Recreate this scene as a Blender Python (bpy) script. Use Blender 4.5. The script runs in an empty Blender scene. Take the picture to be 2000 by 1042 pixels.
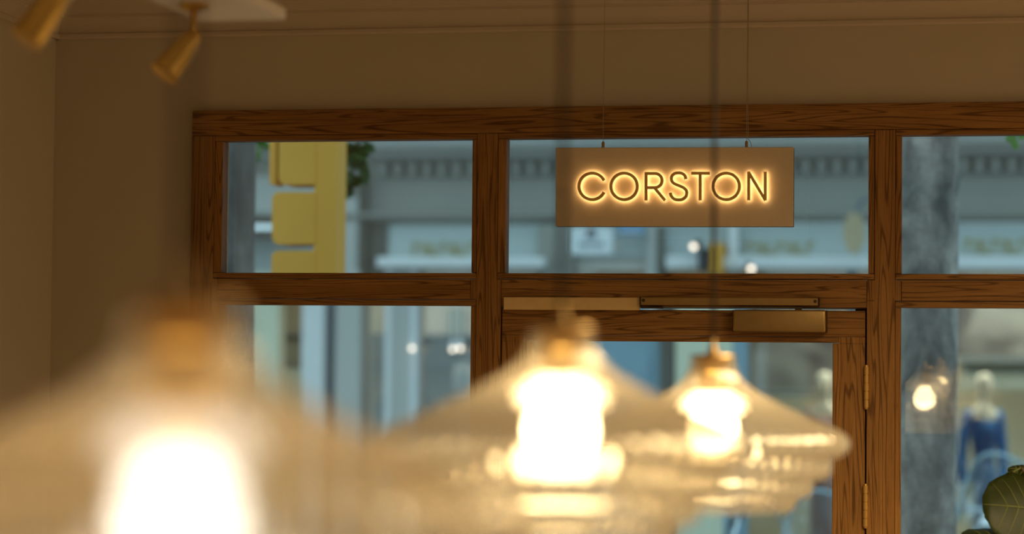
import bpy, bmesh, math, random
from mathutils import Vector, Matrix, Quaternion, noise

random.seed(7)
PI = math.pi
SC = bpy.context.scene
COL = SC.collection

# ------------------------------------------------------------------ camera
CZ = 1.92                      # camera height above the shop floor
FPX, CX, CY = 4722.0, 1000.0, 521.0
YAW, PIT, ROL = math.radians(-10.662), math.radians(2.440), math.radians(0.535)
FW = Vector((math.sin(YAW) * math.cos(PIT), math.cos(YAW) * math.cos(PIT), math.sin(PIT)))
_r0 = Vector((math.cos(YAW), -math.sin(YAW), 0))
_u0 = _r0.cross(FW)
RT = math.cos(ROL) * _r0 + math.sin(ROL) * _u0
UP = -math.sin(ROL) * _r0 + math.cos(ROL) * _u0
cam_data = bpy.data.cameras.new('camera')
cam = bpy.data.objects.new('camera', cam_data)
COL.objects.link(cam)
cam.matrix_world = Matrix(((RT.x, UP.x, -FW.x, 0), (RT.y, UP.y, -FW.y, 0), (RT.z, UP.z, -FW.z, CZ), (0, 0, 0, 1)))
cam_data.sensor_width = 36.0
cam_data.lens = 85.0
cam_data.clip_start = 0.05
cam_data.clip_end = 200
cam_data.dof.use_dof = True
cam_data.dof.focus_distance = 5.95
cam_data.dof.aperture_fstop = 2.1
SC.camera = cam

# ------------------------------------------------------------------ world, lights, exposure
world = bpy.data.worlds.new('overcast_sky')
SC.world = world
world.use_nodes = True
wn = world.node_tree.nodes
wn['Background'].inputs[0].default_value = (0.55, 0.84, 0.97, 1)
wn['Background'].inputs[1].default_value = 1.25

def area_light(name, loc, size, power, color, target=None, size_y=None, spread=None):
    d = bpy.data.lights.new(name, 'AREA')
    d.energy = power
    d.color = color
    d.size = size
    if size_y:
        d.shape = 'RECTANGLE'
        d.size_y = size_y
    if spread:
        d.spread = spread
    o = bpy.data.objects.new(name, d)
    COL.objects.link(o)
    o.location = loc
    if target is not None:
        o.rotation_euler = (Vector(target) - Vector(loc)).to_track_quat('-Z', 'Y').to_euler()
    return o

WARM = (1.0, 0.73, 0.37)
# unseen area lights added to brighten the shop and the lit display window across the street
area_light('shop_fill_light', (1.7, 4.9, 2.93), 0.6, 108, WARM, (1.6, 5.2, 0), spread=math.radians(105))
area_light('shop_fill_light', (0.85, 3.5, 2.94), 1.0, 100, WARM, (0.85, 3.501, 0), spread=math.radians(150))
area_light('display_window_light', (-4.3, 19.3, 2.68), 2.2, 16, (1.0, 0.92, 0.74), (-4.3, 19.7, 0.5), 0.5)
area_light('display_window_light', (0.9, 19.3, 2.68), 4.5, 110, (1.0, 0.94, 0.78), (0.9, 19.9, 0.5), 0.5)

SC.view_settings.view_transform = 'Standard'
SC.view_settings.look = 'None'
SC.view_settings.exposure = 0.0
SC.view_settings.gamma = 1.0
SC.view_settings.use_curve_mapping = False
SC.cycles.transparent_max_bounces = 32
SC.cycles.max_bounces = 16
SC.cycles.transmission_bounces = 14
SC.cycles.sample_clamp_indirect = 6

# ------------------------------------------------------------------ helpers
def at(px, py, Y):
    """world point on the plane y = Y that a photograph pixel looks at"""
    v = FW + RT * ((px - CX) / FPX) + UP * ((CY - py) / FPX)
    return Vector((0, 0, CZ)) + v * (Y / v.y)

def wpos(o):
    p = Vector((0, 0, 0))
    while o is not None:
        p += o.location
        o = o.parent
    return p

def link(name, me, mat, parent=None):
    o = bpy.data.objects.new(name, me)
    COL.objects.link(o)
    if mat is not None and not me.materials:
        for m in (mat if isinstance(mat, (list, tuple)) else [mat]):
            me.materials.append(m)
    if parent is not None:
        o.parent = parent
    return o

def obj(name, bm, mat, parent=None, smooth=False):
    """bm is in world coordinates; the mesh is stored relative to its parent"""
    if parent is not None:
        bmesh.ops.translate(bm, verts=bm.verts, vec=-wpos(parent))
    bmesh.ops.recalc_face_normals(bm, faces=bm.faces)
    me = bpy.data.meshes.new(name)
    bm.to_mesh(me)
    bm.free()
    if smooth:
        for p in me.polygons:
            p.use_smooth = True
        if smooth is not True:
            me.set_sharp_from_angle(angle=math.radians(smooth))
    return link(name, me, mat, parent)

def tag(o, label, cat, group=None):
    o['label'] = label
    o['category'] = cat
    if group:
        o['group'] = group
    return o

def empty(name, loc):
    o = bpy.data.objects.new(name, None)
    COL.objects.link(o)
    o.location = loc
    o.empty_display_size = 0.1
    return o

def thing(name, loc, label, cat, group=None):
    return tag(empty(name, loc), label, cat, group)

def struct(o, label=None):
    o['kind'] = 'structure'
    if label:
        o['label'] = label
    return o

def add_box(bm, lo, hi, bevel=0.0, seg=1):
    r = bmesh.ops.create_cube(bm, size=1)
    vs = r['verts']
    c = (Vector(lo) + Vector(hi)) / 2
    s = Vector(hi) - Vector(lo)
    for v in vs:
        v.co = Vector((v.co.x * s.x, v.co.y * s.y, v.co.z * s.z)) + c
    if bevel:
        es = list({e for v in vs for e in v.link_edges})
        bmesh.ops.bevel(bm, geom=es, offset=bevel, segments=seg, affect='EDGES', profile=0.5)

def box(lo, hi, bevel=0.0, seg=1):
    bm = bmesh.new()
    lo2 = [min(a, b) for a, b in zip(lo, hi)]
    hi2 = [max(a, b) for a, b in zip(lo, hi)]
    add_box(bm, lo2, hi2, bevel, seg)
    return bm

def add_tube(bm, pts, r, seg=10, caps=True):
    pts = [Vector(p) for p in pts]
    n = len(pts)
    rs = r if isinstance(r, (list, tuple)) else [r] * n
    rings = []
    ref = None
    for i, p in enumerate(pts):
        t = (pts[min(i + 1, n - 1)] - pts[max(i - 1, 0)]).normalized()
        if ref is None:
            ref = t.orthogonal().normalized()
        a = (ref - t * ref.dot(t)).normalized()
        ref = a
        b = t.cross(a)
        rings.append([bm.verts.new(p + (a * math.cos(2 * PI * k / seg) + b * math.sin(2 * PI * k / seg)) * rs[i]) for k in range(seg)])
    for i in range(n - 1):
        for k in range(seg):
            bm.faces.new((rings[i][k], rings[i][(k + 1) % seg], rings[i + 1][(k + 1) % seg], rings[i + 1][k]))
    if caps:
        bm.faces.new(rings[0][::-1])
        bm.faces.new(rings[-1])

def tube(pts, r, seg=10, caps=True):
    bm = bmesh.new()
    add_tube(bm, pts, r, seg, caps)
    return bm

def add_lathe(bm, prof, c=(0, 0, 0), seg=32, ribs=0, amp=0.0, closed=False):
    """prof: (r, z) list; ribs modulate the radius"""
    c = Vector(c)
    rings = []
    for (r, z, *w) in prof:
        ww = w[0] if w else 1.0
        ring = []
        for k in range(seg):
            a = 2 * PI * k / seg
            rr = r * (1 + (amp * ww * math.cos(ribs * a) if ribs else 0))
            ring.append(bm.verts.new(c + Vector((rr * math.cos(a), rr * math.sin(a), z))))
        rings.append(ring)
    m = len(rings)
    for i in range(m if closed else m - 1):
        A, B = rings[i], rings[(i + 1) % m]
        for k in range(seg):
            bm.faces.new((A[k], A[(k + 1) % seg], B[(k + 1) % seg], B[k]))
    if not closed:
        if prof[0][0] > 1e-4:
            bm.faces.new(rings[0][::-1])
        if prof[-1][0] > 1e-4:
            bm.faces.new(rings[-1])

def lathe(prof, c=(0, 0, 0), seg=32, **k):
    bm = bmesh.new()
    add_lathe(bm, prof, c, seg, **k)
    bmesh.ops.remove_doubles(bm, verts=bm.verts, dist=1e-6)
    return bm

def prism(poly, axis_vec):
    """poly: list of 3D points of a planar outline, extruded by axis_vec"""
    bm = bmesh.new()
    a = [bm.verts.new(p) for p in poly]
    b = [bm.verts.new(Vector(p) + Vector(axis_vec)) for p in poly]
    n = len(poly)
    bm.faces.new(a)
    bm.faces.new(b[::-1])
    for i in range(n):
        bm.faces.new((a[i], b[i], b[(i + 1) % n], a[(i + 1) % n]))
    return bm

def catmull(pts, n=6, closed=False):
    pts = [Vector(p) for p in pts]
    out = []
    m = len(pts)
    for i in range(m if closed else m - 1):
        p1, p2 = pts[i], pts[(i + 1) % m]
        p0 = pts[i - 1] if (i or closed) else p1
        p3 = pts[(i + 2) % m] if (closed or i + 2 < m) else p2
        for k in range(n):
            t = k / n
            out.append(0.5 * ((2 * p1) + (p2 - p0) * t + (2 * p0 - 5 * p1 + 4 * p2 - p3) * t * t + (3 * p1 - p0 - 3 * p2 + p3) * t ** 3))
    if not closed:
        out.append(pts[-1])
    return out

def skin(name, joints, edges, radii, mat, parent, sub=2, root=0):
    """one continuous body grown from a skeleton (Skin + Subdivision, applied)"""
    me = bpy.data.meshes.new(name)
    off = wpos(parent) if parent else Vector((0, 0, 0))
    me.from_pydata([tuple(Vector(j) - off) for j in joints], edges, [])
    o = link(name, me, None, parent)
    sk = o.modifiers.new('skin', 'SKIN')
    sk.use_smooth_shade = True
    sd = o.modifiers.new('sub', 'SUBSURF')
    sd.levels = sd.render_levels = sub
    layer = me.skin_vertices[0].data
    for i, r in enumerate(radii):
        layer[i].radius = r if isinstance(r, tuple) else (r, r)
        layer[i].use_root = (i == root)
    dg = bpy.context.evaluated_depsgraph_get()
    dg.update()
    new = bpy.data.meshes.new_from_object(o.evaluated_get(dg))
    o.modifiers.clear()
    o.data = new
    new.name = name
    new.materials.clear()
    new.materials.append(mat)
    for p in new.polygons:
        p.use_smooth = True
    return o

# ------------------------------------------------------------------ materials
def new_mat(name):
    m = bpy.data.materials.new(name)
    m.use_nodes = True
    nt = m.node_tree
    for n in list(nt.nodes):
        nt.nodes.remove(n)
    out = nt.nodes.new('ShaderNodeOutputMaterial')
    return m, nt, out

def N(nt, typ, **kw):
    n = nt.nodes.new(typ)
    for k, v in kw.items():
        if k in n.inputs:
            n.inputs[k].default_value = v
        else:
            setattr(n, k, v)
    return n

def rgb(c):
    return (c[0], c[1], c[2], 1.0)

def simple(name, col, rough=0.6, metal=0.0, var=0.12, scale=8.0, bump=0.0, bscale=60.0, spec=0.5):
    m, nt, out = new_mat(name)
    b = N(nt, 'ShaderNodeBsdfPrincipled', Roughness=rough, Metallic=metal)
    b.inputs['Specular IOR Level'].default_value = spec
    tc = N(nt, 'ShaderNodeTexCoord')
    nz = N(nt, 'ShaderNodeTexNoise', Scale=scale, Detail=4.0)
    nt.links.new(tc.outputs['Object'], nz.inputs['Vector'])
    mx = N(nt, 'ShaderNodeMixRGB')
    mx.inputs[1].default_value = rgb([c * (1 - var) for c in col])
    mx.inputs[2].default_value = rgb([min(1, c * (1 + var)) for c in col])
    nt.links.new(nz.outputs['Fac'], mx.inputs[0])
    nt.links.new(mx.outputs[0], b.inputs['Base Color'])
    if bump:
        nb = N(nt, 'ShaderNodeTexNoise', Scale=bscale, Detail=5.0)
        nt.links.new(tc.outputs['Object'], nb.inputs['Vector'])
        bp = N(nt, 'ShaderNodeBump', Strength=bump, Distance=0.002)
        nt.links.new(nb.outputs['Fac'], bp.inputs['Height'])
        nt.links.new(bp.outputs[0], b.inputs['Normal'])
    nt.links.new(b.outputs[0], out.inputs[0])
    return m

def emit(name, col, strength):
    m, nt, out = new_mat(name)
    e = N(nt, 'ShaderNodeEmission', Strength=strength)
    e.inputs[0].default_value = rgb(col)
    nt.links.new(e.outputs[0], out.inputs[0])
    return m

def oak(name, vertical):
    """brown stained oak; fine pores, growth bands and cathedral figure along the grain"""
    m, nt, out = new_mat(name)
    tc = N(nt, 'ShaderNodeTexCoord')
    oi = N(nt, 'ShaderNodeObjectInfo')
    mul = N(nt, 'ShaderNodeMath', operation='MULTIPLY')
    mul.inputs[1].default_value = 37.0
    nt.links.new(oi.outputs['Random'], mul.inputs[0])
    add = N(nt, 'ShaderNodeVectorMath', operation='ADD')
    nt.links.new(tc.outputs['Object'], add.inputs[0])
    nt.links.new(mul.outputs[0], add.inputs[1])
    def mapped(along, across):
        mp = N(nt, 'ShaderNodeMapping')
        mp.inputs['Scale'].default_value = (across, across, along) if vertical else (along, across, across)
        nt.links.new(add.outputs[0], mp.inputs['Vector'])
        return mp.outputs[0]
    # figure: distorted contour bands of a stretched noise
    n1 = N(nt, 'ShaderNodeTexNoise', Scale=1.0, Detail=2.0, Roughness=0.4, Distortion=0.25)
    nt.links.new(mapped(0.9, 22.0), n1.inputs['Vector'])
    k = N(nt, 'ShaderNodeMath', operation='MULTIPLY')
    k.inputs[1].default_value = 115.0
    nt.links.new(n1.outputs['Fac'], k.inputs[0])
    s = N(nt, 'ShaderNodeMath', operation='SINE')
    nt.links.new(k.outputs[0], s.inputs[0])
    band = N(nt, 'ShaderNodeMapRange')
    band.inputs[1].default_value = 0.50
    band.inputs[2].default_value = 1.0
    nt.links.new(s.outputs[0], band.inputs[0])
    # fine pores
    n2 = N(nt, 'ShaderNodeTexNoise', Scale=1.0, Detail=3.0, Roughness=0.7)
    nt.links.new(mapped(9.0, 380.0), n2.inputs['Vector'])
    pore = N(nt, 'ShaderNodeMapRange')
    pore.inputs[1].default_value = 0.50
    pore.inputs[2].default_value = 0.72
    nt.links.new(n2.outputs['Fac'], pore.inputs[0])
    # broad tone
    n3 = N(nt, 'ShaderNodeTexNoise', Scale=1.0, Detail=3.0)
    nt.links.new(mapped(1.6, 30.0), n3.inputs['Vector'])
    ramp = N(nt, 'ShaderNodeValToRGB')
    ramp.color_ramp.elements[0].position = 0.3
    ramp.color_ramp.elements[0].color = (0.31, 0.145, 0.038, 1)
    ramp.color_ramp.elements[1].position = 0.72
    ramp.color_ramp.elements[1].color = (0.48, 0.243, 0.072, 1)
    nt.links.new(n3.outputs['Fac'], ramp.inputs[0])
    m1 = N(nt, 'ShaderNodeMixRGB', blend_type='MULTIPLY')
    m1.inputs[2].default_value = (0.30, 0.25, 0.20, 1)
    sc1 = N(nt, 'ShaderNodeMath', operation='MULTIPLY')
    sc1.inputs[1].default_value = 0.75
    nt.links.new(band.outputs[0], sc1.inputs[0])
    nt.links.new(sc1.outputs[0], m1.inputs[0])
    nt.links.new(ramp.outputs[0], m1.inputs[1])
    m2 = N(nt, 'ShaderNodeMixRGB', blend_type='MULTIPLY')
    m2.inputs[2].default_value = (0.28, 0.23, 0.19, 1)
    sc2 = N(nt, 'ShaderNodeMath', operation='MULTIPLY')
    sc2.inputs[1].default_value = 0.7
    nt.links.new(pore.outputs[0], sc2.inputs[0])
    nt.links.new(sc2.outputs[0], m2.inputs[0])
    nt.links.new(m1.outputs[0], m2.inputs[1])
    b = N(nt, 'ShaderNodeBsdfPrincipled', Roughness=0.5)
    b.inputs['Specular IOR Level'].default_value = 0.3
    nt.links.new(m2.outputs[0], b.inputs['Base Color'])
    bp = N(nt, 'ShaderNodeBump', Strength=0.25, Distance=0.0008, invert=True)
    nt.links.new(sc2.outputs[0], bp.inputs['Height'])
    nt.links.new(bp.outputs[0], b.inputs['Normal'])
    nt.links.new(b.outputs[0], out.inputs[0])
    return m

def glass_pane_mat(name, tint=(0.97, 0.99, 0.98), ior=1.8, boost=1.0):
    m, nt, out = new_mat(name)
    tr = N(nt, 'ShaderNodeBsdfTransparent')
    tr.inputs[0].default_value = rgb(tint)
    gl = N(nt, 'ShaderNodeBsdfGlossy', Roughness=0.0)
    fr = N(nt, 'ShaderNodeFresnel', IOR=ior)
    mx = N(nt, 'ShaderNodeMixShader')
    nt.links.new(fr.outputs[0], mx.inputs[0])
    nt.links.new(tr.outputs[0], mx.inputs[1])
    nt.links.new(gl.outputs[0], mx.inputs[2])
    nt.links.new(mx.outputs[0], out.inputs[0])
    return m

def ribbed_glass(name):
    """pressed ribbed lamp glass: mostly clear, part scattering, glossy skin"""
    m, nt, out = new_mat(name)
    tr = N(nt, 'ShaderNodeBsdfTransparent')
    tr.inputs[0].default_value = (1.0, 0.985, 0.95, 1)
    rf = N(nt, 'ShaderNodeBsdfRefraction', Roughness=0.14, IOR=1.28)
    rf.inputs[0].default_value = (1.0, 0.985, 0.95, 1)
    m1 = N(nt, 'ShaderNodeMixShader', Fac=0.28)
    nt.links.new(tr.outputs[0], m1.inputs[1])
    nt.links.new(rf.outputs[0], m1.inputs[2])
    tl = N(nt, 'ShaderNodeBsdfTranslucent')
    tl.inputs[0].default_value = (0.96, 0.87, 0.70, 1)
    df = N(nt, 'ShaderNodeBsdfDiffuse')
    df.inputs[0].default_value = (0.96, 0.87, 0.70, 1)
    ms = N(nt, 'ShaderNodeMixShader', Fac=0.5)
    nt.links.new(tl.outputs[0], ms.inputs[1])
    nt.links.new(df.outputs[0], ms.inputs[2])
    m2 = N(nt, 'ShaderNodeMixShader', Fac=0.09)
    nt.links.new(m1.outputs[0], m2.inputs[1])
    nt.links.new(ms.outputs[0], m2.inputs[2])
    gl = N(nt, 'ShaderNodeBsdfGlossy', Roughness=0.04)
    lw = N(nt, 'ShaderNodeLayerWeight', Blend=0.25)
    mr = N(nt, 'ShaderNodeMapRange')
    mr.inputs[3].default_value = 0.06
    mr.inputs[4].default_value = 0.30
    nt.links.new(lw.outputs['Facing'], mr.inputs[0])
    m3 = N(nt, 'ShaderNodeMixShader')
    nt.links.new(mr.outputs[0], m3.inputs[0])
    nt.links.new(m2.outputs[0], m3.inputs[1])
    nt.links.new(gl.outputs[0], m3.inputs[2])
    nt.links.new(m3.outputs[0], out.inputs[0])
    return m

def bark_mat(name, dark=(0.12, 0.115, 0.11), light=(0.56, 0.51, 0.46)):
    m, nt, out = new_mat(name)
    tc = N(nt, 'ShaderNodeTexCoord')
    mp = N(nt, 'ShaderNodeMapping')
    mp.inputs['Scale'].default_value = (1, 1, 0.55)
    nt.links.new(tc.outputs['Object'], mp.inputs['Vector'])
    n1 = N(nt, 'ShaderNodeTexNoise', Scale=7.0, Detail=5.0, Roughness=0.6, Distortion=0.4)
    nt.links.new(mp.outputs[0], n1.inputs['Vector'])
    ramp = N(nt, 'ShaderNodeValToRGB')
    e = ramp.color_ramp.elements
    e[0].position, e[0].color = 0.36, rgb(dark)
    e[1].position, e[1].color = 0.62, rgb(light)
    nt.links.new(n1.outputs['Fac'], ramp.inputs[0])
    n2 = N(nt, 'ShaderNodeTexNoise', Scale=60.0, Detail=4.0)
    nt.links.new(tc.outputs['Object'], n2.inputs['Vector'])
    mx = N(nt, 'ShaderNodeMixRGB', blend_type='MULTIPLY')
    mx.inputs[0].default_value = 0.5
    nt.links.new(ramp.outputs[0], mx.inputs[1])
    nt.links.new(n2.outputs['Fac'], mx.inputs[2])
    b = N(nt, 'ShaderNodeBsdfPrincipled', Roughness=0.85)
    nt.links.new(mx.outputs[0], b.inputs['Base Color'])
    bp = N(nt, 'ShaderNodeBump', Strength=0.5, Distance=0.01)
    nt.links.new(n1.outputs['Fac'], bp.inputs['Height'])
    nt.links.new(bp.outputs[0], b.inputs['Normal'])
    nt.links.new(b.outputs[0], out.inputs[0])
    return m

def marble_mat(name):
    m, nt, out = new_mat(name)
    tc = N(nt, 'ShaderNodeTexCoord')
    n1 = N(nt, 'ShaderNodeTexNoise', Scale=1.6, Detail=5.0, Roughness=0.55, Distortion=1.2)
    nt.links.new(tc.outputs['Object'], n1.inputs['Vector'])
    ramp = N(nt, 'ShaderNodeValToRGB')
    e = ramp.color_ramp.elements
    e[0].position, e[0].color = 0.40, (0.06, 0.06, 0.06, 1)
    e[1].position, e[1].color = 0.60, (0.22, 0.23, 0.21, 1)
    nt.links.new(n1.outputs['Fac'], ramp.inputs[0])
    b = N(nt, 'ShaderNodeBsdfPrincipled', Roughness=0.8)
    nt.links.new(ramp.outputs[0], b.inputs['Base Color'])
    nt.links.new(b.outputs[0], out.inputs[0])
    return m

def leaf_mat(name, dark, light):
    m, nt, out = new_mat(name)
    tc = N(nt, 'ShaderNodeTexCoord')
    nz = N(nt, 'ShaderNodeTexNoise', Scale=26.0, Detail=4.0)
    nt.links.new(tc.outputs['Object'], nz.inputs['Vector'])
    mx = N(nt, 'ShaderNodeMixRGB')
    mx.inputs[1].default_value = rgb(dark)
    mx.inputs[2].default_value = rgb(light)
    nt.links.new(nz.outputs['Fac'], mx.inputs[0])
    b = N(nt, 'ShaderNodeBsdfPrincipled', Roughness=0.42)
    nt.links.new(mx.outputs[0], b.inputs['Base Color'])
    tl = N(nt, 'ShaderNodeBsdfTranslucent')
    nt.links.new(mx.outputs[0], tl.inputs[0])
    ms = N(nt, 'ShaderNodeMixShader', Fac=0.25)
    nt.links.new(b.outputs[0], ms.inputs[1])
    nt.links.new(tl.outputs[0], ms.inputs[2])
    nt.links.new(ms.outputs[0], out.inputs[0])
    return m

M = {
    'wall': simple('painted_plaster', (0.66, 0.595, 0.485), 0.8, var=0.03, scale=3, bump=0.08, bscale=240),
    'cornice': simple('cornice_paint', (0.68, 0.59, 0.49), 0.75, var=0.02),
    'ceiling': simple('ceiling_paint', (0.72, 0.68, 0.62), 0.85, var=0.02),
    'floor': simple('floor_boards', (0.10, 0.07, 0.045), 0.5, var=0.2, scale=4),
    'oak_h': oak('stained_oak_horizontal', False),
    'oak_v': oak('stained_oak_vertical', True),
    'pale': simple('bare_pale_timber', (0.95, 0.67, 0.32), 0.6, var=0.12, scale=30),
    'dark': simple('black_gap_strip', (0.015, 0.012, 0.01), 0.8),
    'glass': glass_pane_mat('window_glass'),
    'far_glass': glass_pane_mat('shop_glass', (0.93, 0.96, 0.96)),
    'ribbed': ribbed_glass('ribbed_lamp_glass'),
    'brass': simple('lamp_brass', (0.74, 0.50, 0.15), 0.30, 1.0, var=0.06, scale=20),
    'hinge': simple('hinge_brass', (0.72, 0.45, 0.13), 0.4, 0.5, var=0.05),
    'bronze': simple('antique_brass', (0.50, 0.34, 0.15), 0.42, 1.0, var=0.10, scale=40, bump=0.05, bscale=300),
    'bronze_dark': simple('dark_bronze', (0.10, 0.065, 0.035), 0.45, 0.8),
    'cable': simple('black_fabric_cable', (0.035, 0.022, 0.014), 0.9, var=0.2, scale=90),
    'steel': simple('fine_steel_wire', (0.45, 0.38, 0.30), 0.4, 0.7),
    'sign': simple('sign_panel_paint', (0.78, 0.67, 0.52), 0.7, var=0.05, scale=60, bump=0.10, bscale=420),
    'sign_edge': simple('sign_edge_paint', (0.16, 0.12, 0.09), 0.7),
    'letter': simple('brushed_brass_letter', (0.92, 0.60, 0.21), 0.55, 0.05, var=0.08, scale=120),
    'white': simple('white_metal_paint', (0.90, 0.89, 0.88), 0.5, var=0.03),
    'leaf': leaf_mat('fig_leaf', (0.030, 0.050, 0.008), (0.062, 0.085, 0.014)),
    'vein': simple('fig_leaf_vein', (0.13, 0.15, 0.035), 0.6),
    'stem': simple('fig_stem', (0.10, 0.075, 0.04), 0.8),
    'pot': simple('dark_clay_pot', (0.12, 0.09, 0.07), 0.7),
    'soil': simple('potting_soil', (0.03, 0.022, 0.015), 0.95, bump=0.5),
    'stone': simple('facade_stone', (0.325, 0.315, 0.28), 0.85, var=0.10, scale=1.8, bump=0.2),
    'stone_l': simple('facade_stone_pale', (0.50, 0.50, 0.47), 0.85, var=0.08, scale=2.0),
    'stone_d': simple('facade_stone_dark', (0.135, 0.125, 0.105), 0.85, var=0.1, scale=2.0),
    'fascia': simple('fascia_paint', (0.44, 0.49, 0.48), 0.6, var=0.05),
    'ledge': simple('ledge_white_paint', (0.74, 0.75, 0.75), 0.6, var=0.04),
    'gilt': simple('gilt_letter', (0.40, 0.30, 0.06), 0.5, 0.2),
    'slate': simple('slate_blue_paint', (0.13, 0.17, 0.20), 0.5),
    'bluepaint': simple('blue_grey_door_paint', (0.24, 0.38, 0.46), 0.5),
    'sage': simple('sage_plaster', (0.72, 0.72, 0.54), 0.8, var=0.1, scale=1.2),
    'teal': simple('grey_green_panel', (0.22, 0.27, 0.24), 0.7),
    'olive': simple('olive_panel', (0.27, 0.24, 0.15), 0.7, var=0.2, scale=2),
    'tan': simple('tan_panel', (0.46, 0.36, 0.22), 0.7, var=0.15, scale=2),
    'marble': marble_mat('veined_marble'),
    'yellow': simple('yellow_sign_paint', (0.72, 0.34, 0.03), 0.5, var=0.06, scale=5),
    'bark': bark_mat('plane_tree_bark'),
    'bark_grey_shaded': bark_mat('shaded_grey_bark', (0.10, 0.092, 0.085), (0.24, 0.22, 0.20)),  # grey bark, darkened to carry the shade on the trunk's near face
    'foliage': leaf_mat('tree_leaf', (0.035, 0.10, 0.025), (0.08, 0.20, 0.05)),
    'foliage_l': leaf_mat('young_tree_leaf', (0.16, 0.36, 0.08), (0.25, 0.46, 0.12)),
    'mannequin': simple('mannequin_cream', (0.95, 0.90, 0.72), 0.45, var=0.03),
    'bluedress': simple('cobalt_dress', (0.006, 0.20, 0.60), 0.6, var=0.35, scale=9),
    'pinkdress': simple('pink_dress', (0.62, 0.40, 0.40), 0.7, var=0.1),
    'asphalt': simple('asphalt', (0.07, 0.07, 0.07), 0.9),
    'paving': simple('paving', (0.28, 0.27, 0.26), 0.85),
    'black': simple('black_plastic', (0.02, 0.022, 0.026), 0.45),
    'bike': simple('pale_blue_enamel', (0.42, 0.58, 0.66), 0.25, var=0.05),
    'bike_d': simple('dark_teal_enamel', (0.06, 0.10, 0.11), 0.3, var=0.05),
    'screen': glass_pane_mat('windscreen_plastic', (0.80, 0.88, 0.92), 1.6),
    'chrome': simple('chrome', (0.7, 0.72, 0.74), 0.12, 1.0, var=0.02),
    'signwhite': simple('street_sign_white', (0.72, 0.76, 0.78), 0.5, var=0.02),
    'signblue': simple('street_sign_blue', (0.10, 0.26, 0.46), 0.5, var=0.02),
    'signink': simple('street_sign_ink', (0.12, 0.16, 0.20), 0.6),
    'bulb_lit': emit('lit_opal_bulb', (1.0, 0.72, 0.36), 48.0),
    'bulb_dim': emit('dimmed_opal_bulb', (1.0, 0.93, 0.80), 4.0),
    'halo': emit('letter_led_strip', (1.0, 0.64, 0.27), 10.0),
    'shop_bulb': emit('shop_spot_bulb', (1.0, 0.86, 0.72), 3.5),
    'sparkle_disc': emit('sparkle_light_disc', (1.0, 0.80, 0.55), 1000.0),
}

# ------------------------------------------------------------------ the room shell
YW = 6.02                                # inner face of the window wall
YB = 6.16                                # its outer face
XL = at(105, 330, YW).x                  # left corner
XR, YN, ZC = 3.2, -2.5, 2.95
F0, F1 = -1.979, 2.3                     # oak frame left and right ends
FTOP = CZ + 0.6655

struct(obj('floor', box((XL - .15, YN - .15, -.12), (XR + .15, YB, 0)), M['floor']))
struct(obj('ceiling', box((XL - .15, YN - .15, ZC), (XR + .15, YB, ZC + .15)), M['ceiling']))
struct(obj('wall_left', box((XL - .15, YN, 0), (XL, YB, ZC)), M['wall']))
struct(obj('wall_right', box((XR, YN, 0), (XR + .15, YB, ZC)), M['wall']))
struct(obj('wall_back', box((XL - .15, YN - .15, 0), (XR + .15, YN, ZC)), M['wall']))
bm = box((XL, YW, FTOP), (XR, YB, ZC))
add_box(bm, (XL, YW, 0), (F0, YB, FTOP))
add_box(bm, (F1, YW, 0), (XR, YB, FTOP))
struct(obj('wall_front', bm, M['wall']))

# plaster cornice along the window wall and the left wall
zb = at(800, 66, YW).z
cor = [(0, 0), (.012, 0), (.016, .004), (.016, .012), (.011, .015), (.014, .028), (.020, .044), (.030, .054), (.033, .054), (.033, .062), (.040, .066), (.052, .085), (.072, .105), (.10, ZC - zb - .012), (.10, ZC - zb), (0, ZC - zb)]
struct(obj('trim_1', prism([(XL, YW - d, zb + z) for d, z in cor], (XR - XL, 0, 0)), M['cornice'], smooth=25))
struct(obj('trim_2', prism([(XL + d, YN, zb + z) for d, z in cor], (0, YW - YN, 0)), M['cornice'], smooth=25))

# ------------------------------------------------------------------ oak shopfront
Z = lambda v: CZ + v
FY0, FY1 = 6.0, 6.13                     # face and back of the frame
BY0, BY1 = 6.002, 6.05                   # beads
G0, G1 = 6.052, 6.058                    # glass
HB, GT, TB, TB2, LB, LG = .6005, .5860, .2445, .2300, .1775, .1620
DT = .1547
frame = struct(empty('trim_3', (F0, FY0, 0)), 'brown oak shopfront frame')
bv = .0012
obj('head_rail', box((F0, FY0, Z(HB)), (F1, FY1, Z(.6655)), bv), M['oak_h'], frame)
# left post with its wider shoulder at the transom
def upright(name, x0, x1, w0, w1, tall0=False, tall1=False):
    """core x0..x1 full height, shoulders w0/w1 between the beads"""
    b = box((x0, FY0, 0), (x1, FY1, Z(HB) - .0012), bv)
    if w0 < x0:
        add_box(b, (w0, FY0 + .0004, Z(LB) + .001), (x0 + .002, FY1 - .001, Z(TB2) - .001))
    if w1 > x1:
        add_box(b, (x1 - .002, FY0 + .0004, Z(LB) + .001), (w1, FY1 - .001, Z(TB2) - .001))
    if tall0:
        add_box(b, (w0, FY0 + .0004, 0), (x0 + .002, FY1 - .001, Z(LB) + .002))
    if tall1:
        add_box(b, (x1 - .002, FY0 + .0004, 0), (w1, FY1 - .001, Z(LB) + .002))
    # rebate behind the beads
    add_box(b, (w0 + .004, BY1 + .012, 0), (w1 - .024, FY1 - .002, Z(HB)))
    return obj(name, b, M['oak_v'], frame)
upright('post', F0, -1.9172, F0, -1.905)
upright('mullion', -1.2212, -1.1690, -1.2350, -1.1580, tall1=True)
upright('mullion', -.2225, -.1730, -.2408, -.1585, tall0=True)
upright('mullion', .42, .47, .406, .484)
upright('post', F1 - .062, F1, F1 - .076, F1)
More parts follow.
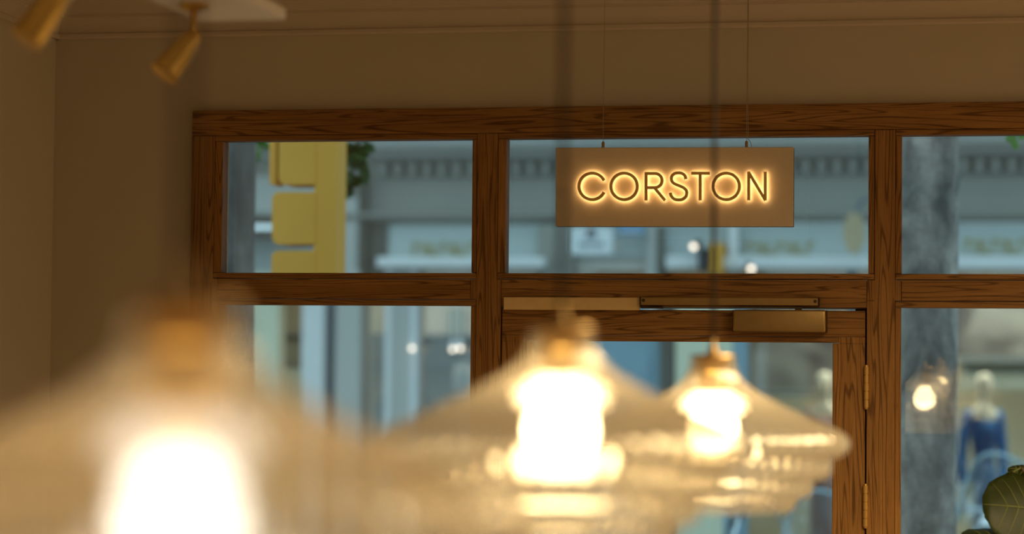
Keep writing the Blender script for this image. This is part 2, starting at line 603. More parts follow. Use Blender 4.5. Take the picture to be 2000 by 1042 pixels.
# transom rails
obj('transom_rail', box((-1.904, FY0 + .0008, Z(LB) + .001), (-1.2362, FY1 - .003, Z(TB2) - .001), bv), M['oak_h'], frame)
obj('transom_rail', box((-1.1570, FY0 + .0008, Z(.1600)), (-.2418, FY1 - .003, Z(TB2) - .001), bv), M['oak_h'], frame)
obj('transom_rail', box((-.1573, FY0 + .0008, Z(LB) + .001), (.405, FY1 - .003, Z(TB2) - .001), bv), M['oak_h'], frame)
obj('transom_rail', box((.485, FY0 + .0008, Z(LB) + .001), (F1 - .077, FY1 - .003, Z(TB2) - .001), bv), M['oak_h'], frame)
# low sills that close the bays at the bottom
for a, b in ((-1.9172, -1.2212), (-.173, .42), (.47, F1 - .062)):
    obj('bottom_rail', box((a, FY0 + .001, 0), (b, FY1 - .003, .42), bv), M['oak_h'], frame)

def pane(n, x0, x1, z0, z1, o0, o1, p0, p1, note, mode):
    """x0..x1, z0..z1 daylight; o0,o1,p0,p1 outer lines of the beads"""
    w = struct(empty('window_%d' % n, (x0, FY0, z0)), note)
    g = .0009
    if mode == 'upper':      # top bead between post lines, sides stand on the sill bead
        obj('bead', box((o0 + g, BY0, z1), (o1 - g, BY1, p1 - g), .0008), M['oak_h'], w)
        obj('bead', box((o0 + g, BY0 - .002, p0 + g), (o1 - g, BY1, z0), .0012), M['oak_h'], w)
        obj('bead', box((o0 + g, BY0 + .001, z0 + g), (x0, BY1, z1 - g), .0008), M['oak_v'], w)
        obj('bead', box((x1, BY0 + .001, z0 + g), (o1 - g, BY1, z1 - g), .0008), M['oak_v'], w)
    else:
        obj('bead', box((o0 + g, BY0 - .001, z1), (o1 - g, BY1, p1 - g), .0010), M['oak_h'], w)
        obj('bead', box((o0 + g, BY0, p0 + g), (o1 - g, BY1, z0), .0008), M['oak_h'], w)
        obj('bead', box((o0 + g, BY0 + .001, z0 + g), (x0, BY1, z1 - g), .0008), M['oak_v'], w)
        obj('bead', box((x1, BY0 + .001, z0 + g), (o1 - g, BY1, z1 - g), .0008), M['oak_v'], w)
    gb = box((o0, G0, p0), (o1, G1, p1))
    if n == 5:                       # this pane stands a little askew in its rebate
        for v in gb.verts:
            v.co.y += .026 - (v.co.x - o0) * .0455
    obj('glass_pane', gb, M['glass'], w)
    return w
pane(1, -1.8955, -1.2350, Z(TB), Z(GT), -1.9172, -1.2212, Z(TB2), Z(HB), 'fixed pane above the left display window', 'upper')
pane(2, -1.8955, -1.2350, .44, Z(LG), -1.9172, -1.2212, .42, Z(LB), 'tall display window left of the door', 'lower')
pane(3, -1.1475, -.2382, Z(TB), Z(GT), -1.1690, -.2225, Z(TB2), Z(HB), 'fanlight pane above the door behind the sign', 'upper')
pane(4, -.1575, .406, Z(TB), Z(GT), -.1730, .42, Z(TB2), Z(HB), 'fixed pane above the right display window', 'upper')
pane(5, -.1585, .406, .44, Z(LG), -.1730, .42, .42, Z(LB), 'tall display window right of the door', 'lower')
pane(6, .484, F1 - .076, Z(TB), Z(GT), .47, F1 - .062, Z(TB2), Z(HB), None, 'upper')
pane(7, .484, F1 - .076, .44, Z(LG), .47, F1 - .062, .42, Z(LB), None, 'lower')

# pale strip over the door
a, b = at(984, 580, 5.99), at(1249, 602.6, 5.99)
struct(obj('trim_4', box((a.x, 5.988, b.z - .0035), (b.x, 6.0, a.z), .0008), M['pale']), 'bare pale wooden strip over the door')

# door leaf
DX0, DX1 = -1.1548, -.2452
door = struct(empty('door_1', (DX0, FY0, 0)), 'oak framed glass shop door')
DY0, DY1 = 6.004, 6.050
GX0, GX1, GZ1 = -1.0765, -.3245, Z(.0748)
obj('top_rail', box((DX0, DY0, GZ1 + .0145), (DX1, DY1, Z(DT) - .001), bv), M['oak_h'], door)
b = box((GX1, DY0, .02), (DX1, DY1, GZ1 - .0015), bv)
add_box(b, (GX1 + .0155, DY0 + .0002, GZ1 - .0015), (DX1, DY1, GZ1 + .0138))
obj('stile', b, M['oak_v'], door)
b = box((DX0, DY0, .02), (GX0, DY1, GZ1 - .0015), bv)
add_box(b, (DX0, DY0 + .0002, GZ1 - .0015), (GX0 - .0155, DY1, GZ1 + .0138))
obj('stile', b, M['oak_v'], door)
obj('bead', box((GX0 - .0148, DY0 - .001, GZ1), (GX1 + .0148, DY1 - .01, GZ1 + .0138), .0008), M['oak_h'], door)
for a, b in ((-1.1585, -1.128), (-.272, -.2362)):
    obj('door_stop', box((a, 6.054, 0), (b, FY1 - .004, Z(DT) + .004)), M['oak_v'], frame)
obj('bottom_rail', box((GX0, DY0 + .001, .02), (GX1, DY1 - .001, .26), bv), M['oak_h'], door)
obj('glass_pane', box((GX0 - .005, 6.026, .255), (GX1 + .005, 6.032, GZ1 + .005)), M['glass'], door)
# hinges on the right edge
for y0, y1 in ((715, 796), (947, 1028)):
    p, q = at(1692.2 - (y0 - 715) * .008, y0, 5.997), at(1691.8 - (y0 - 715) * .008, y1, 5.997)
    h = obj('hinge', lathe([(.0001, q.z - .004), (.003, q.z - .0035), (.0044, q.z), (.0044, p.z), (.003, p.z + .0035), (.0001, p.z + .004)], (p.x, 5.997, 0), 14), M['hinge'], door, smooth=35)
    n = 5
    hh = (p.z - q.z) / n
    for i in range(n):
        obj('knuckle', lathe([(.0042, q.z + hh * i + .0007), (  .0058, q.z + hh * i + .0012), (  .0058, q.z + hh * (i + 1) - .0012), (.0042, q.z + hh * (i + 1) - .0007)], (p.x, 5.997, 0), 14), M['hinge'], h, smooth=35)

# door closer: slide track on the frame, body on the door
p, q = at(1249, 580, 5.978), at(1599, 596.8, 5.978)
closer = thing('door_closer', (p.x, 6.0, q.z), 'antique brass door closer with slide track over the shop door', 'door closer')
obj('slide_track', box((p.x + .003, 5.978, q.z), (q.x - .001, 6.0, p.z), .0012), M['bronze'], closer)
obj('end_cap', box((p.x, 5.977, q.z - .001), (p.x + .0027, 6.0, p.z + .001), .0006), M['bronze_dark'], closer)
obj('end_cap', box((q.x - .0008, 5.977, q.z - .001), (q.x + .0018, 6.0, p.z + .001), .0006), M['bronze_dark'], closer)
for sx, sy in ((1256.5, 586), (1592, 588)):
    c = at(sx, sy, 5.977)
    bm = tube([c, c + Vector((0, .002, 0))], .0042, 14)
    add_tube(bm, [c + Vector((0, -.0006, 0)), c + Vector((0, .001, 0))], .0018, 6)
    obj('screw', bm, M['bronze_dark'], closer, smooth=30)
p2, q2 = at(1431, 604, 5.958), at(1613, 649, 5.958)
obj('closer_body', box((p2.x, 5.956, q2.z), (q2.x, 6.004, p2.z), .006, 4), M['bronze'], closer, smooth=40)
for xx in (p2.x - .0012, q2.x - .0002):
    obj('side_plate', box((xx, 5.962, q2.z + .001), (xx + .0016, 6.004, p2.z - .001)), M['bronze_dark'], closer)
a, b = at(1252, 598, 5.985), at(1296, 602, 5.985)
obj('arm_block', box((a.x, 5.980, b.z), (b.x, 5.999, a.z), .0008), M['bronze_dark'], closer)
a, b = at(1294, 597.6, 5.985), at(1566, 600.2, 5.985)
obj('closer_arm', box((a.x, 5.981, b.z), (b.x, 5.992, a.z), .0006), M['bronze'], closer)
a, b = at(1553, 598, 5.984), at(1566, 604.5, 5.984)
obj('arm_pivot', box((a.x, 5.979, b.z), (b.x, 5.994, a.z), .0006), M['bronze_dark'], closer)

# ------------------------------------------------------------------ hanging sign
YS = 5.75
c00, c10 = at(1085, 441.6, YS), at(1549.5, 442.2, YS)
c01, c11 = at(1085.5, 288.2, YS), at(1550, 286.8, YS)
sign = thing('hanging_sign', ((c00.x + c10.x) / 2, YS, c00.z), 'cream hanging sign with backlit brass letters over the door', 'sign')
bm = bmesh.new()
lo = [bm.verts.new((v.x, YS, v.z)) for v in (c00, c10, c11, c01)]
hi = [bm.verts.new((v.x, YS + .028, v.z)) for v in (c00, c10, c11, c01)]
bm.faces.new(lo)
bm.faces.new(hi[::-1])
for i in range(4):
    bm.faces.new((lo[i], hi[i], hi[(i + 1) % 4], lo[(i + 1) % 4]))
bmesh.ops.bevel(bm, geom=list(bm.edges), offset=.0012, segments=1, affect='EDGES')
panel = obj('panel', bm, [M['sign'], M['sign_edge']], sign)
for f in panel.data.polygons:
    if abs(f.normal.y) < 0.5:
        f.material_index = 1

def zs(x, y):                      # detail-crop coordinates of the lettering to the sign plane
    p = at(1070 + x / 4.0, 270 + y / 4.0, YS)
    return (p.x, p.z)
def arc(cx, cy, r, a0, a1, n=40):
    return [(cx + r * math.cos(math.radians(a0 + (a1 - a0) * i / n)), cy - r * math.sin(math.radians(a0 + (a1 - a0) * i / n))) for i in range(n + 1)]
def add_stroke(bm, pts, w, y0, y1, closed=False, front_only=False):
    P = [Vector(zs(*p)) for p in pts]
    n = len(P)
    L, R = [], []
    for i, p in enumerate(P):
        a = P[(i - 1) % n] if (closed or i > 0) else None
        b = P[(i + 1) % n] if (closed or i < n - 1) else None
        if a is None:
            t = (b - p).normalized(); k = 1
        elif b is None:
            t = (p - a).normalized(); k = 1
        else:
            t1, t2 = (p - a).normalized(), (b - p).normalized()
            t = (t1 + t2).normalized()
            k = min(2.0, 1.0 / max(.3, t.dot(t1)))
        nn = Vector((-t.y, t.x)) * (w / 2 * k)
        L.append(p + nn); R.append(p - nn)
    def ring(y):
        return [bm.verts.new((v.x, y, v.y)) for v in L], [bm.verts.new((v.x, y, v.y)) for v in R]
    l0, r0 = ring(y0)
    if front_only:
        for i in range(n if closed else n - 1):
            j = (i + 1) % n
            bm.faces.new((l0[i], l0[j], r0[j], r0[i]))
        return
    l1, r1 = ring(y1)
    for i in range(n if closed else n - 1):
        j = (i + 1) % n
        bm.faces.new((l0[i], l0[j], r0[j], r0[i]))
        bm.faces.new((l1[i], r1[i], r1[j], l1[j]))
        bm.faces.new((l0[i], l1[i], l1[j], l0[j]))
        bm.faces.new((r0[i], r0[j], r1[j], r1[i]))
    if not closed:
        bm.faces.new((l0[0], r0[0], r1[0], l1[0]))
        bm.faces.new((l0[-1], l1[-1], r1[-1], r0[-1]))
S_path = [tuple(v) for v in catmull([(1083, 322), (1077, 297), (1055, 278), (1026, 273), (994, 279), (973, 302), (972, 331), (990, 355), (1026, 371), (1062, 387), (1085, 408), (1090, 430), (1083, 457), (1058, 478), (1026, 483), (993, 477), (969, 453), (962, 428)], 5)]
S_path = [(p[0], p[1]) for p in S_path]
GLYPHS = [
    [(arc(353, 378, 103, 26, 334), False)],
    [(arc(602, 378, 103, 0, 351, 44), True)],
    [([(773, 268), (773, 488)], False), ([(773, 278), (843, 278)] + arc(843, 333, 55, 85, -85, 20) + [(843, 388), (773, 388)], False), ([(838, 388), (921, 488)], False)],
    [(S_path, False)],
    [([(1125, 276), (1270, 276)], False), ([(1195, 276), (1195, 488)], False)],
    [(arc(1398, 378, 103, 0, 351, 44), True)],
    [([(1573, 264), (1573, 488)], False), ([(1571, 266), (1704, 488)], False), ([(1702, 264), (1702, 488)], False)],
]
WS = 22.5 / 4.0 * (YS / 4722.0) * 1.02
for g in GLYPHS:
    bm = bmesh.new()
    bl = bmesh.new()
    for i, (pts, cl) in enumerate(g):
        add_stroke(bm, pts, WS, YS - .0165 - .0002 * i, YS - .0080 - .0001 * i, cl)
        add_stroke(bl, pts, WS * .72, YS - .0072 - .0001 * i, 0, cl, True)
    lt = obj('letter', bm, M['letter'], sign)
    for i in range(1):
        obj('light_strip', bl, M['halo'], lt)
for px, py, kx in ((1178, 277, 1180.2), (1458, 275.5, 1457.0)):
    c = at(px, py, YS + .014)
    e = at(px, 288, YS + .014)
    obj('cable_clamp', lathe([(.0001, c.z + .002), (.0022, c.z), (.0036, c.z - .001), (.0036, e.z), (.0001, e.z - .001)], (c.x, YS + .014, 0), 12), M['bronze'], sign, smooth=35)
    obj('suspension_wire', tube([(c.x, YS + .014, c.z), (c.x + .0015, YS + .014, ZC)], .0007, 6), M['steel'], sign)
c = at(1458, 275, YS + .014)
w = [(c.x + .003, YS + .016, ZC), (c.x + .0025, YS + .016, 2.6), (c.x + .004, YS + .014, c.z + .02), (c.x + .002, YS + .012, c.z + .008), (c.x + .010, YS + .014, c.z - .004), (c.x + .012, YS + .014, c.z - .0165)]
obj('power_wire', tube(catmull(w, 6), .0008, 6), M['steel'], sign)

# ------------------------------------------------------------------ pendant lamps
RS = 0.20
PROF = [(.150, 0), (.165, .004), (.168, .03), (.178, .08), (.198, .13), (.238, .18), (.305, .235), (.405, .29), (.500, .34), (.610, .39), (.705, .435), (.795, .475), (.880, .510), (.948, .545), (.990, .585), (1.0, .620), (.995, .655), (.975, .690), (.935, .718), (.890, .730),
        (.872, .740), (.872, .770), (.868, .820), (.855, .865), (.825, .885), (.770, .893), (.738, .902), (.735, .930), (.728, .985), (.708, 1.015), (.665, 1.028), (.622, 1.036), (.615, 1.06), (.600, 1.10), (.575, 1.125)]
def make_shade():
    t = .0032
    outer = [(r * RS, -z * RS, min(1.0, max(0.15, (z - .02) * 9))) for r, z in PROF]
    inner = []
    n = len(outer)
    for i in range(n):
        a, b = outer[max(i - 1, 0)], outer[min(i + 1, n - 1)]
        tx, tz = b[0] - a[0], b[1] - a[1]
        l = math.hypot(tx, tz)
        nx, nz = -tz / l, tx / l            # outward
        inner.append((outer[i][0] - nx * t, outer[i][1] - nz * t, outer[i][2] * .8))
    bm = bmesh.new()
    add_lathe(bm, outer + inner[::-1], seg=288, ribs=48, amp=.012, closed=True)
    return bm
lamp0 = thing('pendant_lamp', (0, 0, 0), 'lamp', 'lamp')
shade = obj('shade', make_shade(), M['ribbed'], lamp0, smooth=60)
R_ = lambda k: k * RS
obj('collar', lathe([(.0001, .004), (R_(.10), .004), (R_(.112), 0), (R_(.112), -R_(.035)), (R_(.122), -R_(.045)), (R_(.122), -R_(.10)), (R_(.112), -R_(.11)), (R_(.112), -R_(.255)), (R_(.118), -R_(.265)), (R_(.118), -R_(.30)), (R_(.08), -R_(.305)), (.0001, -R_(.305))], seg=32), M['brass'], lamp0, smooth=35)
obj('cap', lathe([(.0001, R_(.150)), (R_(.016), R_(.150)), (R_(.024), R_(.10)), (R_(.040), R_(.045)), (R_(.060), R_(.03)), (R_(.165), R_(.022)), (R_(.172), R_(.012)), (R_(.172), 0), (R_(.150), -.0005), (.0001, -.0005)], seg=32), M['bronze'], lamp0, smooth=35)
bulb_prof = [(.0001, -R_(.31)), (R_(.085), -R_(.306))]
rb, zc_ = R_(.190), -R_(.535)
for i in range(4, 17):
    a = PI * i / 16
    if rb * math.sin(a) > R_(.09) or i > 8:
        bulb_prof.append((max(.0001, rb * math.sin(a)), zc_ + rb * math.cos(a)))
bulb0 = obj('bulb', lathe(bulb_prof, seg=28), M['bulb_lit'], lamp0, smooth=True)
cab = obj('cable', tube([(0, 0, R_(.14)), (0, 0, 1.0)], .0034, 10), M['cable'], lamp0, smooth=True)

def dup(root):
    r = root.copy(); COL.objects.link(r)
    for ch in list(root.children):
        c = ch.copy(); COL.objects.link(c); c.parent = r
    return r
LAMPS = [(1393, 699, 3.60, 'pendant lamp of ribbed glass nearest the shop door', 0), (1097, 644, 2.587, 'ribbed glass pendant lamp hanging in the middle of the row', 0), (357, 606, 1.453, 'very blurred ribbed glass pendant lamp, closest of the row', 1)]
lamps = []
for i, (px, py, dep, lab, dim) in enumerate(LAMPS):
    L = lamp0 if i == 0 else dup(lamp0)
    v = FW + RT * ((px - CX) / FPX) + UP * ((CY - py) / FPX)
    L.location = Vector((0, 0, CZ)) + v * dep
    L['label'] = lab
    L['group'] = 'ribbed glass pendant lamps in a row'
    for ch in L.children:
        if ch.name.startswith('cable'):
            ch.data = ch.data.copy()
            top = ZC - L.location.z
            for vv in ch.data.vertices:
                if vv.co.z > .5:
                    vv.co.z = top
        if dim and ch.name.startswith('bulb'):
            ch.data = ch.data.copy()
            gl = [(.0001, -R_(.31)), (R_(.10), -R_(.312)), (R_(.075), -R_(.34)), (R_(.075), -R_(.405))]
            gl += [(max(.0001, R_(.205) * math.sin(PI * q / 18)), -R_(.60) + R_(.205) * math.cos(PI * q / 18)) for q in range(2, 19)]
            gb = lathe(gl, seg=32)
            gb.to_mesh(ch.data)
            gb.free()
            for pl in ch.data.polygons:
                pl.use_smooth = True
            ch.data.materials[0] = M['bulb_dim']
            ch.data.materials.append(M['brass'])
            for pl in ch.data.polygons:
                if pl.center.z > -R_(.406):
                    pl.material_index = 1
    lamps.append(L)
    if dim:
        d = bpy.data.lights.new('shade_fill_light', 'AREA')  # unseen disc added to make the nearest shade glow from below
        d.shape = 'DISK'
        d.size = .20
        d.energy = 1.8
        d.color = (1.0, 0.64, 0.27)
        o = bpy.data.objects.new('shade_fill_light', d)
        COL.objects.link(o)
        o.location = L.location + Vector((0, 0, -R_(1.12)))
        o.rotation_euler = (PI, 0, 0)

# unseen ceiling lamp added for highlights on the glass, above the picture
for k, (dx, dy) in enumerate(((1.0, 4.45),)):
    dl = thing('sparkle_light', (dx, dy, ZC - .012), 'unseen brass ceiling downlight in front of the right window', 'sparkle_light')
    obj('ring', lathe([(.024, ZC), (.045, ZC), (.045, ZC - .008), (.038, ZC - .012), (.024, ZC - .010)], (dx, dy, 0), 28, closed=True), M['brass'], dl, smooth=35)
    obj('lens', lathe([(.0001, ZC - .006), (.018, ZC - .006), (.018, ZC - .002), (.0001, ZC - .002)], (dx, dy, 0), 20), M['sparkle_disc'], dl)

# ------------------------------------------------------------------ spotlight bar near the ceiling
DB = 4.2
def atd(px, py, dep):
    v = FW + RT * ((px - CX) / FPX) + UP * ((CY - py) / FPX)
    return Vector((0, 0, CZ)) + v * dep
A = atd(558, 39, DB)
B = at(386, 46, A.y)
zt = A.z
bar = thing('spotlight_bar', (A.x, A.y, zt), 'white suspended ceiling bar carrying two brass spotlights', 'light fitting')
obj('bar_body', box((B.x, 1.9, zt), (A.x, A.y, zt + .021), .002), M['white'], bar)
xm = (A.x + B.x) / 2
for yy in (2.1, A.y - .9):
    obj('hanger_rod', tube([(xm, yy, zt + .02), (xm, yy, ZC)], .004, 10), M['white'], bar, smooth=True)
def on_bar(px, py):
    v = FW + RT * ((px - CX) / FPX) + UP * ((CY - py) / FPX)
    return Vector((0, 0, CZ)) + v * ((zt - CZ) / v.z)
def spot(base, depth, pts):
    """rose on the bar, stem, knuckle, conical head (pts: knuckle, head start, head end in pixels)"""
    obj('spot_rose', lathe([(.0001, zt), (.026, zt), (.027, zt - .006), (.018, zt - .011), (.010, zt - .013), (.0001, zt - .013)], (base.x, base.y, 0), 28), M['brass'], bar, smooth=40)
    v = FW + RT * ((pts[0][0] - CX) / FPX) + UP * ((CY - pts[0][1]) / FPX)
    k = Vector((0, 0, CZ)) + v * (base.y / v.y)
    k.x, k.y = base.x + (k.x - base.x) * .3, base.y
    obj('spot_stem', tube([(base.x, base.y, zt - .011), k], .0058, 12), M['brass'], bar, smooth=True)
    kb = bmesh.new()
    bmesh.ops.create_uvsphere(kb, u_segments=16, v_segments=10, radius=.0135, matrix=Matrix.Translation(k))
    obj('knuckle', kb, M['brass'], bar, smooth=True)
    h0 = at(pts[1][0], pts[1][1], k.y)
    h1 = at(pts[2][0], pts[2][1], k.y - .03)
    ax = (h1 - h0).normalized()
    hd = obj('spot_head', tube([h0 - ax * .012, h0 - ax * .008, h0, h0.lerp(h1, .5), h1 - ax * .002, h1, h1 - ax * .004, h0.lerp(h1, .6)], [.006, .015, .0185, .0225, .0262, .0258, .0235, .020], 26), M['brass'], bar, smooth=35)
    return hd
b2 = on_bar(380, 8)
spot(b2, 4.1, [(378, 74), (372, 80), (320, 145)])
b1 = on_bar(160, -120)
k1 = on_bar(160, -120)
spot(b1, 3.4, [(150, -40), (126, -28), (52, 78)])

# ------------------------------------------------------------------ fig plant by the right window
def leaf_bm(base, tip, width, up, curl=.15, nseg=10, notch=0.0, veins=False):
    """broad leaf from base to tip with a raised midrib; returns blade and vein meshes"""
    base, tip, up = Vector(base), Vector(tip), Vector(up).normalized()
    ax = tip - base
    L = ax.length
    t = ax.normalized()
    side = t.cross(up).normalized()
    nrm = side.cross(t).normalized()
    bm, vb = bmesh.new(), bmesh.new()
    m = 8
    def P(u, s):
        wv = max(0.03, 1 - abs(2 * u - 1.06) ** 3.0) ** .8 * (1 + .05 * math.sin(u * 23) + .04 * math.sin(u * 11 + s))
        z = -curl * L * (s * s) * .55 * wv - curl * L * (u - .4) ** 2 * .9 + .012 * L * math.sin(9 * u + 5 * abs(s)) * abs(s)
        return base + t * (L * u) + side * (width / 2 * wv * s) + nrm * z
    g = [[bm.verts.new(P(i / nseg, -1 + 2 * j / m)) for j in range(m + 1)] for i in range(nseg + 1)]
    for i in range(nseg):
        for j in range(m):
            bm.faces.new((g[i][j], g[i + 1][j], g[i + 1][j + 1], g[i][j + 1]))
    bmesh.ops.solidify(bm, geom=list(bm.faces), thickness=.0006)
    add_tube(vb, [P(i / nseg, 0) + nrm * .0008 for i in range(nseg + 1)], [.0022 * (1 - .8 * i / nseg) + .0004 for i in range(nseg + 1)], 6)
    for k in range(1, 6):
        u0 = .06 + .13 * k
        for s in (-1, 1):
            add_tube(vb, [P(min(1, u0 + .16 * q), s * .92 * q) + nrm * .0006 for q in (0, .25, .5, .75, 1)], [.0011, .001, .0008, .0006, .0003], 5)
    return bm, vb
PY = 5.55
pb = at(2040, 1100, PY)
plant = thing('fig_plant', (pb.x, PY + .05, 0), 'broad leaved green fig plant beside the right window', 'plant')
ctr = Vector((pb.x, PY + .05, 0))
obj('pot', lathe([(.0001, .0), (.12, 0), (.135, .02), (.17, .30), (.175, .32), (.165, .325), (.155, .30), (.0001, .29)], ctr, 32), M['pot'], plant, smooth=35)
obj('soil', lathe([(.0001, .286), (.153, .288), (.153, .300), (.0001, .305)], ctr, 24), M['soil'], plant, smooth=35)
st = catmull([ctr + Vector((0, 0, .29)), ctr + Vector((.02, .01, .8)), ctr + Vector((-.02, 0, 1.3)), ctr + Vector((0, -.01, 1.82))], 6)
obj('stem', tube(st, [.016 - .010 * i / (len(st) - 1) for i in range(len(st))], 10), M['stem'], plant, smooth=True)
def px_leaf(b, t, w, up, Yb=PY, Yt=PY, **k):
    lb, vb = leaf_bm(at(b[0], b[1], Yb), at(t[0], t[1], Yt), w, up, **k)
    l = obj('leaf', lb, M['leaf'], plant, smooth=True)
    obj('vein', vb, M['vein'], l, smooth=True)
    # stalk to the main stem
    q = at(b[0], b[1], Yb)
    s_ = min(st, key=lambda v: (v - (q - Vector((0, 0, .06)))).length)
    obj('leaf_stalk', tube(catmull([s_, s_.lerp(q, .5) + Vector((0, 0, -.015)), q], 5), .0028, 8), M['stem'], plant, smooth=True)
px_leaf((2085, 1000), (1921, 982), .175, (-.15, -.85, .45), PY + .03, PY - .03, curl=.10)
px_leaf((2030, 1075), (1880, 1040), .12, (0, -.55, .85), PY - .05, PY - .08, curl=.15)
px_leaf((1995, 912), (1955, 935), .024, (.1, -.8, .6), PY + .06, PY + .05, curl=.35)
px_leaf((2030, 918), (1968, 912), .05, (0, -.6, .8), PY + .09, PY + .10, curl=.2)
px_leaf((1975, 1010), (1923, 1003), .026, (0, -.7, .7), PY - .02, PY - .02, curl=.3)
px_leaf((2080, 960), (2010, 905), .14, (-.1, -.8, .5), PY + .04, PY + .08, curl=.15)

# ------------------------------------------------------------------ street
ground = struct(obj('pavement', box((-12, YB, -.25), (14, 10.4, -.03)), M['paving']))
struct(obj('road', box((-12, 10.4, -.25), (14, 15.6, -.13)), M['asphalt']))
struct(obj('pavement', box((-12, 15.6, -.25), (14, 25, -.03)), M['paving']))

# ------------------------------------------------------------------ building across the street
YF = 18.5
bld = thing('shop_building', (0, YF, -.03), 'pale stone shop building with dentil cornice across the street', 'building')
def fb(name, x0, y0, x1, y1, Y, dep, mat, parent=None, bevel=0):
    """box whose front face fills the pixel rectangle on plane Y"""
    a, b = at(x0, y0, Y), at(x1, y1, Y)
    return obj(name, box((a.x, Y, b.z), (b.x, Y + dep, a.z), bevel), mat, parent or bld)
zg = lambda y: at(1000, y, YF).z
X0, X1 = -9.0, 6.0
# upper wall, frieze, cornice
obj('upper_wall', box((X0, YF, zg(430)), (X1, YF + .5, 8.0)), M['stone'], bld)
obj('cornice', prism([(X0, YF - d, z) for d, z in ((0, zg(312)), (.10, zg(306)), (.12, zg(298)), (.34, zg(293)), (.36, zg(283)), (.42, zg(270)), (.42, zg(262)), (0, zg(250)))], (X1 - X0, 0, 0)), M['stone_l'], bld)
obj('string_course', prism([(X0, YF - d, z) for d, z in ((0, zg(436)), (.05, zg(434)), (.14, zg(424)), (.14, zg(418)), (0, zg(412)))], (X1 - X0, 0, 0)), M['stone'], bld)
dz0, dz1 = zg(344), zg(316)
me = None
sp = .118
for i in range(60):
    x = at(745, 330, YF).x + sp * i
    if me is None:
        d0 = obj('dentil', box((x, YF - .085, dz0), (x + sp * .52, YF + .01, dz1), .006), M['stone'], bld)
        me = d0.data
        x00 = x
    else:
        d = link('dentil', me, None, bld)
        d.location = (x - x00, 0, 0)
# fascia with gilt letters, white ledge
fb('fascia', 757, 438, 1285, 503, YF - .04, .2, M['fascia'])
fb('fascia', 1296, 438, 2300, 503, YF - .04, .2, M['fascia'])
def gilt(x0, x1, y0, y1, step):
    """worn capitals that cannot be read: upright, bowed and slanted strokes"""
    x = x0
    k = 0
    while x < x1 - step * .5:
        a, b = at(x, y0, YF - .06), at(x + step * .72, y1, YF - .06)
        w_ = (b.x - a.x)
        bm = box((a.x, YF - .055, b.z), (a.x + w_ * .22, YF - .035, a.z))
        if k % 3 == 0:
            add_box(bm, (a.x, YF - .055, a.z - .018), (b.x, YF - .035, a.z))
        elif k % 3 == 1:
            add_box(bm, (b.x - w_ * .22, YF - .055, b.z), (b.x, YF - .035, a.z))
        else:
            add_box(bm, (a.x, YF - .055, b.z), (b.x, YF - .035, b.z + .018))
        obj('gilt_letter', bm, M['gilt'], bld)
        x += step
        k += 1
gilt(806, 930, 474, 499, 17.5)
gilt(1456, 1600, 472, 497, 20)
gilt(1884, 2010, 466, 495, 18)
obj('ledge', box((at(735, 515, YF - .3).x, YF - .30, zg(525)), (at(1075, 515, YF).x, YF + .1, zg(505)), .01), M['ledge'], bld)
obj('ledge', box((at(1300, 515, YF - .3).x, YF - .30, zg(527)), (X1, YF + .1, zg(503)), .01), M['ledge'], bld)
# left bay: pilasters and a dark recess
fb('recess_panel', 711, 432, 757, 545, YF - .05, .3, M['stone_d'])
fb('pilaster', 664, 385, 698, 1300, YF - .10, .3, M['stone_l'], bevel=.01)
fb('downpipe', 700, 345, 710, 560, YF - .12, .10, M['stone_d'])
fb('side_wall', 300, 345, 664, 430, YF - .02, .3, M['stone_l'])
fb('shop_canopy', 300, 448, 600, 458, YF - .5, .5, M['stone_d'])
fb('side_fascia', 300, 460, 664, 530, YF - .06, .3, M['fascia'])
gilt(500, 532, 500, 520, 12)
# centre piers
fb('pier', 1050, 440, 1118, 640, YF - .10, .3, M['stone'], bevel=.01)
fb('pier', 1262, 438, 1296, 640, YF - .12, .3, M['stone_l'], bevel=.01)
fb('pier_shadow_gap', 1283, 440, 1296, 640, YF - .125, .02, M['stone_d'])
fb('white_drainpipe', 1424, 440, 1440, 535, YF - .16, .08, M['ledge'])
# shopfront columns below the transom (left bay)
for (x0, x1, mt) in ((590, 624, 'ledge'), (656, 696, 'stone_l'), (752, 808, 'ledge')):
    fb('column', x0, 525, x1, 1300, YF - .12, .25, M[mt], bevel=.012)
fb('column_flute', 764, 525, 768, 1300, YF - .124, .02, M['stone_l'])
fb('column_flute', 776, 525, 780, 1300, YF - .124, .02, M['stone_l'])
fb('column_flute', 790, 525, 794, 1300, YF - .124, .02, M['stone_l'])
fb('door_panel', 624, 525, 656, 1300, YF, .1, M['slate'])
fb('wall_panel', 470, 525, 534, 1300, YF - .05, .2, M['sage'])
# centre bay: blue doors and pale pilaster behind the pendant lamps
fb('blue_door', 1160, 540, 1290, 1300, YF, .1, M['bluepaint'])
fb('door_moulding', 1172, 690, 1268, 930, YF - .02, .03, M['bluepaint'], bevel=.006)
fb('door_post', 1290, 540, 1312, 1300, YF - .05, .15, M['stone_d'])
fb('pilaster', 1320, 540, 1428, 1300, YF - .08, .25, M['sage'], bevel=.01)
fb('door_post', 1428, 540, 1456, 1300, YF - .06, .2, M['bluepaint'])
# shop rooms behind the glass
zl = zg(527)
obj('display_ceiling', box((X0, YF + .02, zl + .0), (X1, YF + 2.6, zl + .12)), M['ceiling'], bld)
obj('display_floor', box((X0, YF + .02, -.03), (X1, YF + 2.6, .20)), M['tan'], bld)
obj('display_back_wall', box((X0, YF + 2.5, .2), (X1, YF + 2.6, zl)), M['sage'], bld)
